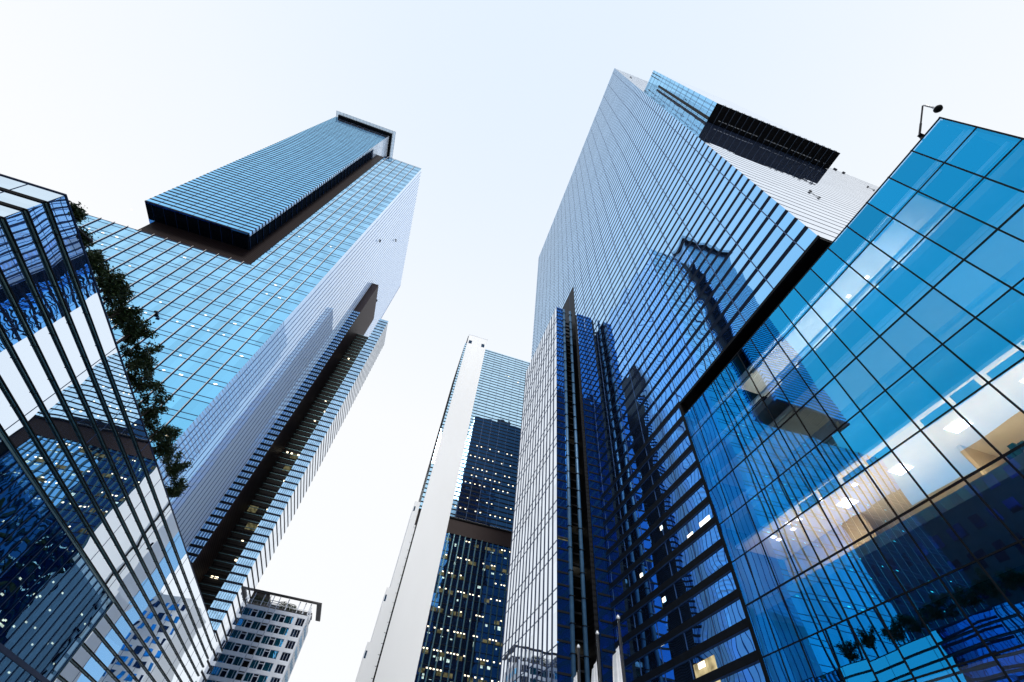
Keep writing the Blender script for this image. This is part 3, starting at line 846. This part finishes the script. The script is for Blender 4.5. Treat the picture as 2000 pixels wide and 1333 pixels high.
dk = MB()
for k in range(7): dk.box(-28.4, -26.6, BYf+.9, BYf+1.0, zf[k], zf[k]+1.85)
part('balcony_recess', dk, M['black'], AP)
rl = MB()
for k in range(7): rl.box(-28.4, -26.6, BYf+.1, BYf+.2, zf[k]+1.3, zf[k]+1.6)
rl.box(-28.45, -28.25, BYf-.1, BYf-.004, 20, 48.84).box(-26.75, -26.55, BYf-.1, BYf-.004, 20, 48.84)
part('balcony_rails', rl, M['frame'], AP)
for k, yy in enumerate((151.5, 154.4, 157.2, 160)):
    for kk in range(7):
        w = part('window', MB().box(PX+.005, PX+.04, yy, yy+1.5, zf[kk]+.2, zf[kk]+1.6), M['apt_pane'], AP)
        part('frame', MB().box(PX+.005, PX+.09, yy-.08, yy, zf[kk]+.2, zf[kk]+1.6).box(PX+.005, PX+.09, yy+1.5, yy+1.58, zf[kk]+.2, zf[kk]+1.6), M['frame'], w)
part('roof', MB().box(-46, -15.0, BYf-.6, BYf+.5, 49.0, 49.35).box(-16.4, -15.0, BYf+.5, 163, 49.0, 49.35).box(-46, -30, BYf+.9, 163, 48.95, 49.3).box(-30, -17.6, BYf+9, 163, 48.95, 49.3), M['metal_d'], AP)
pc = MB()
for xx in [-43, -38, -33.6, -31, -24.2, -21, -19.3, -17.8]: pc.box(xx-.12, xx+.12, BYf+.3, BYf+.55, ztop, 48.84)
for xx in (-29.2, -28.35, -26.65): pc.box(xx-.06, xx+.06, BYf-.2, BYf-.1, ztop, 48.84)
for yy in (152, 155, 158, 161): pc.box(-17.9, -17.6, yy, yy+.3, ztop, 48.84)
repeat('pergola_post', pc, M['apt'], AP)
pr = MB().box(-44, PX, BYf+.05, BYf+.12, ztop+.8, ztop+.88)
for k in range(27): pr.box(-44+k, -43.95+k, BYf+.05, BYf+.12, ztop, ztop+.8)
part('railing', pr, M['frame'], AP)
part('roof_louvres', MB().box(-29, -26, BYf+.6, BYf+.7, 46.2, 46.35).box(-29, -26, BYf+.6, BYf+.7, 46.7, 46.85).box(-29, -26, BYf+.6, BYf+.7, 47.2, 47.35).box(-29, -26, BYf+.6, BYf+.7, 47.7, 47.85), M['frame'], AP)
part('lit_window', MB().box(-37.0, -36.6, BYf+.2, BYf+.24, 33.4, 34.1), lamp_mat("orange room lamp", (1, .5, .1), 2.5), AP)

# =================================================================== buildings behind the camera, seen mirrored
D = thing('dark_office_tower', 'dark blue office tower behind the viewer, seen only mirrored in the middle tower', 'tower', (80, -110, 0))
part('body', MB().box(40, 62, -130, -88.5, 0, 271).box(62, 76, -130, -86, 0, 290).box(76, 118, -130, -87, 0, 205), M['dblock'], D)
dp = MB(); dq = MB(); z = 4
while z < 284:
    x = 41.0
    while x < 74:
        if z < 266 or x > 62.5:
            yy = -88.5 if x < 61.5 else -86
            if not (60.7 < x < 62.2): (dp if z > 165 else dq).box(x, x+1.25, yy+.005, yy+.06, z, z+2.7)
        x += 2.1
    z += 3.8
repeat('window', dp, M['d_pane'], D); repeat('dark_window', dq, M['d_low'], D)
E_ = thing('slate_office_block', 'slate grey office block far behind the finned block, seen only as a reflection', 'building', (-145, 65, 0))
part('body', MB().box(-160, -130, 30, 66, 0, 103).box(-160, -131, 66, 96, 0, 97), M['dullblock'], E_)
dp = MB(); z = 8
while z < 98:
    y = 31.5
    while y < 94:
        if z < 91 or y < 63: dp.box(-129.99 if y < 64 else -130.99, -129.9 if y < 64 else -130.9, y, y+3.0, z, z+4.0)
        y += 6.1
    z += 8.2
repeat('window', dp, M['d_low'], E_)

CB2 = thing('pale_apartment_block', 'pale apartment block hidden behind the middle tower, mirrored in the finned block', 'building', (16, 180, 0))
part('body', MB().box(4, 28, 170, 190, 0, 50).box(19, 28, 169, 189, 0, 53.5), M['concrete'], CB2)
for k in range(11):
    for q, xx in enumerate((4.8, 7.2, 9.7, 12.2, 14.6, 16.8)):
        z0 = 46.2-k*2.9
        part('window', MB().box(xx, xx+(1.7 if q % 2 else 1.1), 169.94, 169.995, z0, z0+1.7), M['apt_pane'] if (k+q) % 3 else M['apt_dark'], CB2)
for xx in (22.0, 25.5): part('window', MB().box(xx, xx+1.2, 168.94, 168.995, 50.2, 51.8), M['apt_dark'], CB2)

FT = thing('added_reflected_tower', 'added navy tower out of view behind the viewer to the left, darkens double reflections', 'tower', (-44, -110, 0))
part('body', MB().box(-66, -22, -130, -90, 0, 190), M['dblock'], FT)  # unseen mass added to darken the annex front mirrored in the banded tower
dq = MB(); z = 5
while z < 184:
    x = -64.5
    while x < -27:
        dq.box(x, x+4.6, -89.99, -89.9, z, z+4.6); x += 6.4
    z += 7.8
repeat('window', dq, M['d_low'], FT)

# =================================================================== trees on the roof of L
def tree(loc, h, spread, seed, label, ly=1.0):
    rnd = random.Random(seed)
    t = thing('tree', label, 'tree', loc, 'trees along the roof edge of the finned block')
    x, y, z = loc
    tk = MB()
    tk.tube([(x, y, z-.02), (x+.05, y+.1, z+h*.35), (x+.1, y+.05, z+h*.8)], [.09, .06, .02], 8)
    cl = []
    for k in range(9):
        a = rnd.random()*6.28; hh = h*(.3+.5*rnd.random()); r = spread*(.5+.5*rnd.random())
        p0 = (x+.03, y+.05, z+hh*.8)
        p1 = (x+r*math.cos(a)*.7, y+r*math.sin(a)*ly, z+hh+.25*h*rnd.random())
        mid = tuple((u+v)/2+(.08 if i == 2 else 0) for i, (u, v) in enumerate(zip(p0, p1)))
        tk.tube([p0, mid, p1], [.035, .025, .008], 5)
        for q in range(4):
            f = .35+.65*q/3
            cl.append((tuple(u+(v-u)*f for u, v in zip(p0, p1)), .28+.28*rnd.random()))
    part('trunk', tk, M['bark'], t)
    lf = MB()
    for c, r in cl:
        for k in range(int(30+44*min(1, (h-.8)/1.6))):
            d = Vector((rnd.gauss(0, 1), rnd.gauss(0, 1), rnd.gauss(0, .75)))
            d = d.normalized()*r*(rnd.random()**.45)*(1.6 if rnd.random() < .12 else 1)
            p = Vector(c)+d
            u = Vector((rnd.gauss(0, 1), rnd.gauss(0, 1), rnd.gauss(0, .5))).normalized()
            w = u.orthogonal().normalized()
            w = (w*math.cos(k)+u.cross(w)*math.sin(k))
            s = .055+.05*rnd.random()
            lf.quad(tuple(p-u*s*1.5), tuple(p+w*s*.7), tuple(p+u*s*1.5), tuple(p-w*s*.7))
    part('crown', lf, M['leaf'], t)
    return t
def roof_shrub(loc, h, seed, label):
    rnd = random.Random(seed)
    t = thing('shrub', label, 'shrub', loc, 'shrubs under the apartment pergola')
    part('stem', MB().tube([loc, (loc[0]+.1, loc[1], loc[2]+h*.6)], [.08, .04], 6), M['bark'], t)
    lf = MB()
    for k in range(420):
        d = Vector((rnd.gauss(0, 1), rnd.gauss(0, 1), rnd.gauss(0, 1))).normalized()*(rnd.random()**.4)
        p = Vector((loc[0]+d.x*h*.75, loc[1]+d.y*.6, loc[2]+h*.6+d.z*h*.42))
        u = Vector((rnd.gauss(0, 1), rnd.gauss(0, 1), rnd.gauss(0, 1))).normalized(); w = u.orthogonal().normalized()
        lf.quad(tuple(p-u*.16), tuple(p+w*.08), tuple(p+u*.16), tuple(p-w*.08))
    part('foliage', lf, M['leaf'], t)
for i, (x, lab) in enumerate(((-33.4, 'dark shrub at the left end under the apartment pergola'), (-31.2, 'dark shrub just left of the pergola ladder bars'), (-25.2, 'dark shrub just right of the pergola ladder bars'), (-23.0, 'dark shrub nearest the open right end of the pergola'))):
    roof_shrub((x, 150.2, 46.0), 2.4-.2*(i % 2), 60+i, lab)
spots = [(18.4, 1.0, .5, 'sparse sapling beside the floodlight at the near roof corner'),
         (20.3, .9, .5, 'small thin tree second from the near roof corner'),
         (22.3, 1.6, .9, 'bushy tree where the leafy row first thickens, third from the near corner'),
         (24.6, 2.6, 1.5, 'dense tree fourth from the near corner of the roof row'),
         (27.0, 2.7, 1.7, 'broad tree fifth from the near corner of the roof row'),
         (29.6, 3.0, 1.9, 'bushy tree sixth from the near corner, just before the tallest ones'),
         (32.4, 3.4, 2.0, 'tall dense tree in the middle of the roof row, nearer of the tallest pair'),
         (35.4, 3.5, 2.1, 'tallest tree of the roof row, farther of the tallest pair'),
         (38.6, 3.3, 2.2, 'wide tree fifth from the far end of the roof row'),
         (42.0, 3.3, 2.2, 'leafy tree fourth from the far end of the roof row'),
         (45.6, 3.2, 2.1, 'rounded tree third from the far end of the roof row'),
         (49.4, 3.0, 1.9, 'narrower tree second from the far end of the roof row'),
         (52.4, 2.4, 1.3, 'small last tree at the lower far end of the roof row')]
for i, (y, h, sp, lab) in enumerate(spots):
    tree((-25.45, y, LZ-.02), h, sp, 40+i, lab)

# =================================================================== roof camera on G
SC = thing('security_camera', 'dome security camera hanging from a bent pole on the blue block roof', 'camera', (20.6, -1.2, 27.1))
part('pole', MB().tube([(20.6, -1.05, 27.05), (20.6, -1.35, 28.4), (20.6, -1.9, 29.0)], .055, 10).tube([(20.6, -1.9, 29.0), (20.6, -2.68, 29.85)], .04, 10)
     .box(20.45, 20.75, -1.5, -1.3, 28.3, 28.36), M['metal_d'], SC, smooth=False)
part('arm', MB().tube([(20.6, -2.66, 29.83), (20.62, -2.72, 29.82), (20.86, -2.74, 29.55), (20.95, -2.75, 29.42)], [.04, .045, .045, .05], 10), M['metal_w'], SC, smooth=True)
hd = part('housing', MB().lathe([(.03, .16), (.12, .12), (.19, .0), (.20, -.05)], (21.05, -2.76, 29.36), 20), M['metal_w'], SC, smooth=True)
part('dome', MB().lathe([(.20, -.05), (.205, -.08), (.16, -.19), (.08, -.25), (.01, -.27)], (21.05, -2.76, 29.36), 20), M['black'], SC, smooth=True)

# =================================================================== flagpoles
def flag(x, y, h, seed, lab_p, lab_f):
    rnd = random.Random(seed)
    t = thing('flagpole', lab_p, 'flagpole', (x, y, 0), 'flagpoles in front of the banded tower')
    part('pole', MB().tube([(x, y, 0), (x, y, h)], [.085, .05], 12), M['metal_d'], t, smooth=True)
    part('finial', MB().lathe([(.05, 0), (.08, .04), (.07, .09), (.03, .15), (.005, .17)], (x, y, h), 12), M['metal_w'], t, smooth=True)
    # limp flag hanging in folds
    f = MB(); n, mrows = 14, 18
    z1, z0 = h-.9, h-4.2
    fl = thing('flag', lab_f, 'flag', (x-.06, y+.05, z1), 'limp white flags')
    pts = []
    for j in range(mrows+1):
        v = j/mrows; wdt = .22+.42*v*(1-.25*v)
        for i in range(n+1):
            u = i/n
            fold = .10*math.sin(u*11+v*3+seed)*(.4+u)
            pts.append((x-.07-u*wdt*.85, y+.06+fold+u*.1, z1+(z0-z1)*v - u*.35*(1-v)))
    f.v = pts
    for j in range(mrows):
        for i in range(n):
            a = j*(n+1)+i; f.f.append((a, a+1, a+n+2, a+n+1))
    part('cloth', f, M['flag'], fl, smooth=True)
    g2 = MB(); g2.v = [(a, b-.012, c) for a, b, c in pts]
    for j in range(7, 12):
        for i in range(5, 10):
            a = j*(n+1)+i; g2.f.append((a, a+1, a+n+2, a+n+1))
    part('emblem', g2, M['flag_mark'], fl, smooth=True)
flag(9.72, 21.78, 9.0, 1, 'dark flagpole left of the other two, shortest in the photo', 'limp white flag on the leftmost pole with a blue emblem')
flag(9.78, 19.80, 9.0, 2, 'dark flagpole standing between the other two', 'limp white flag on the middle pole')
flag(9.80, 17.80, 9.0, 3, 'dark flagpole right of the other two, reaching highest', 'limp white flag on the rightmost and highest pole')
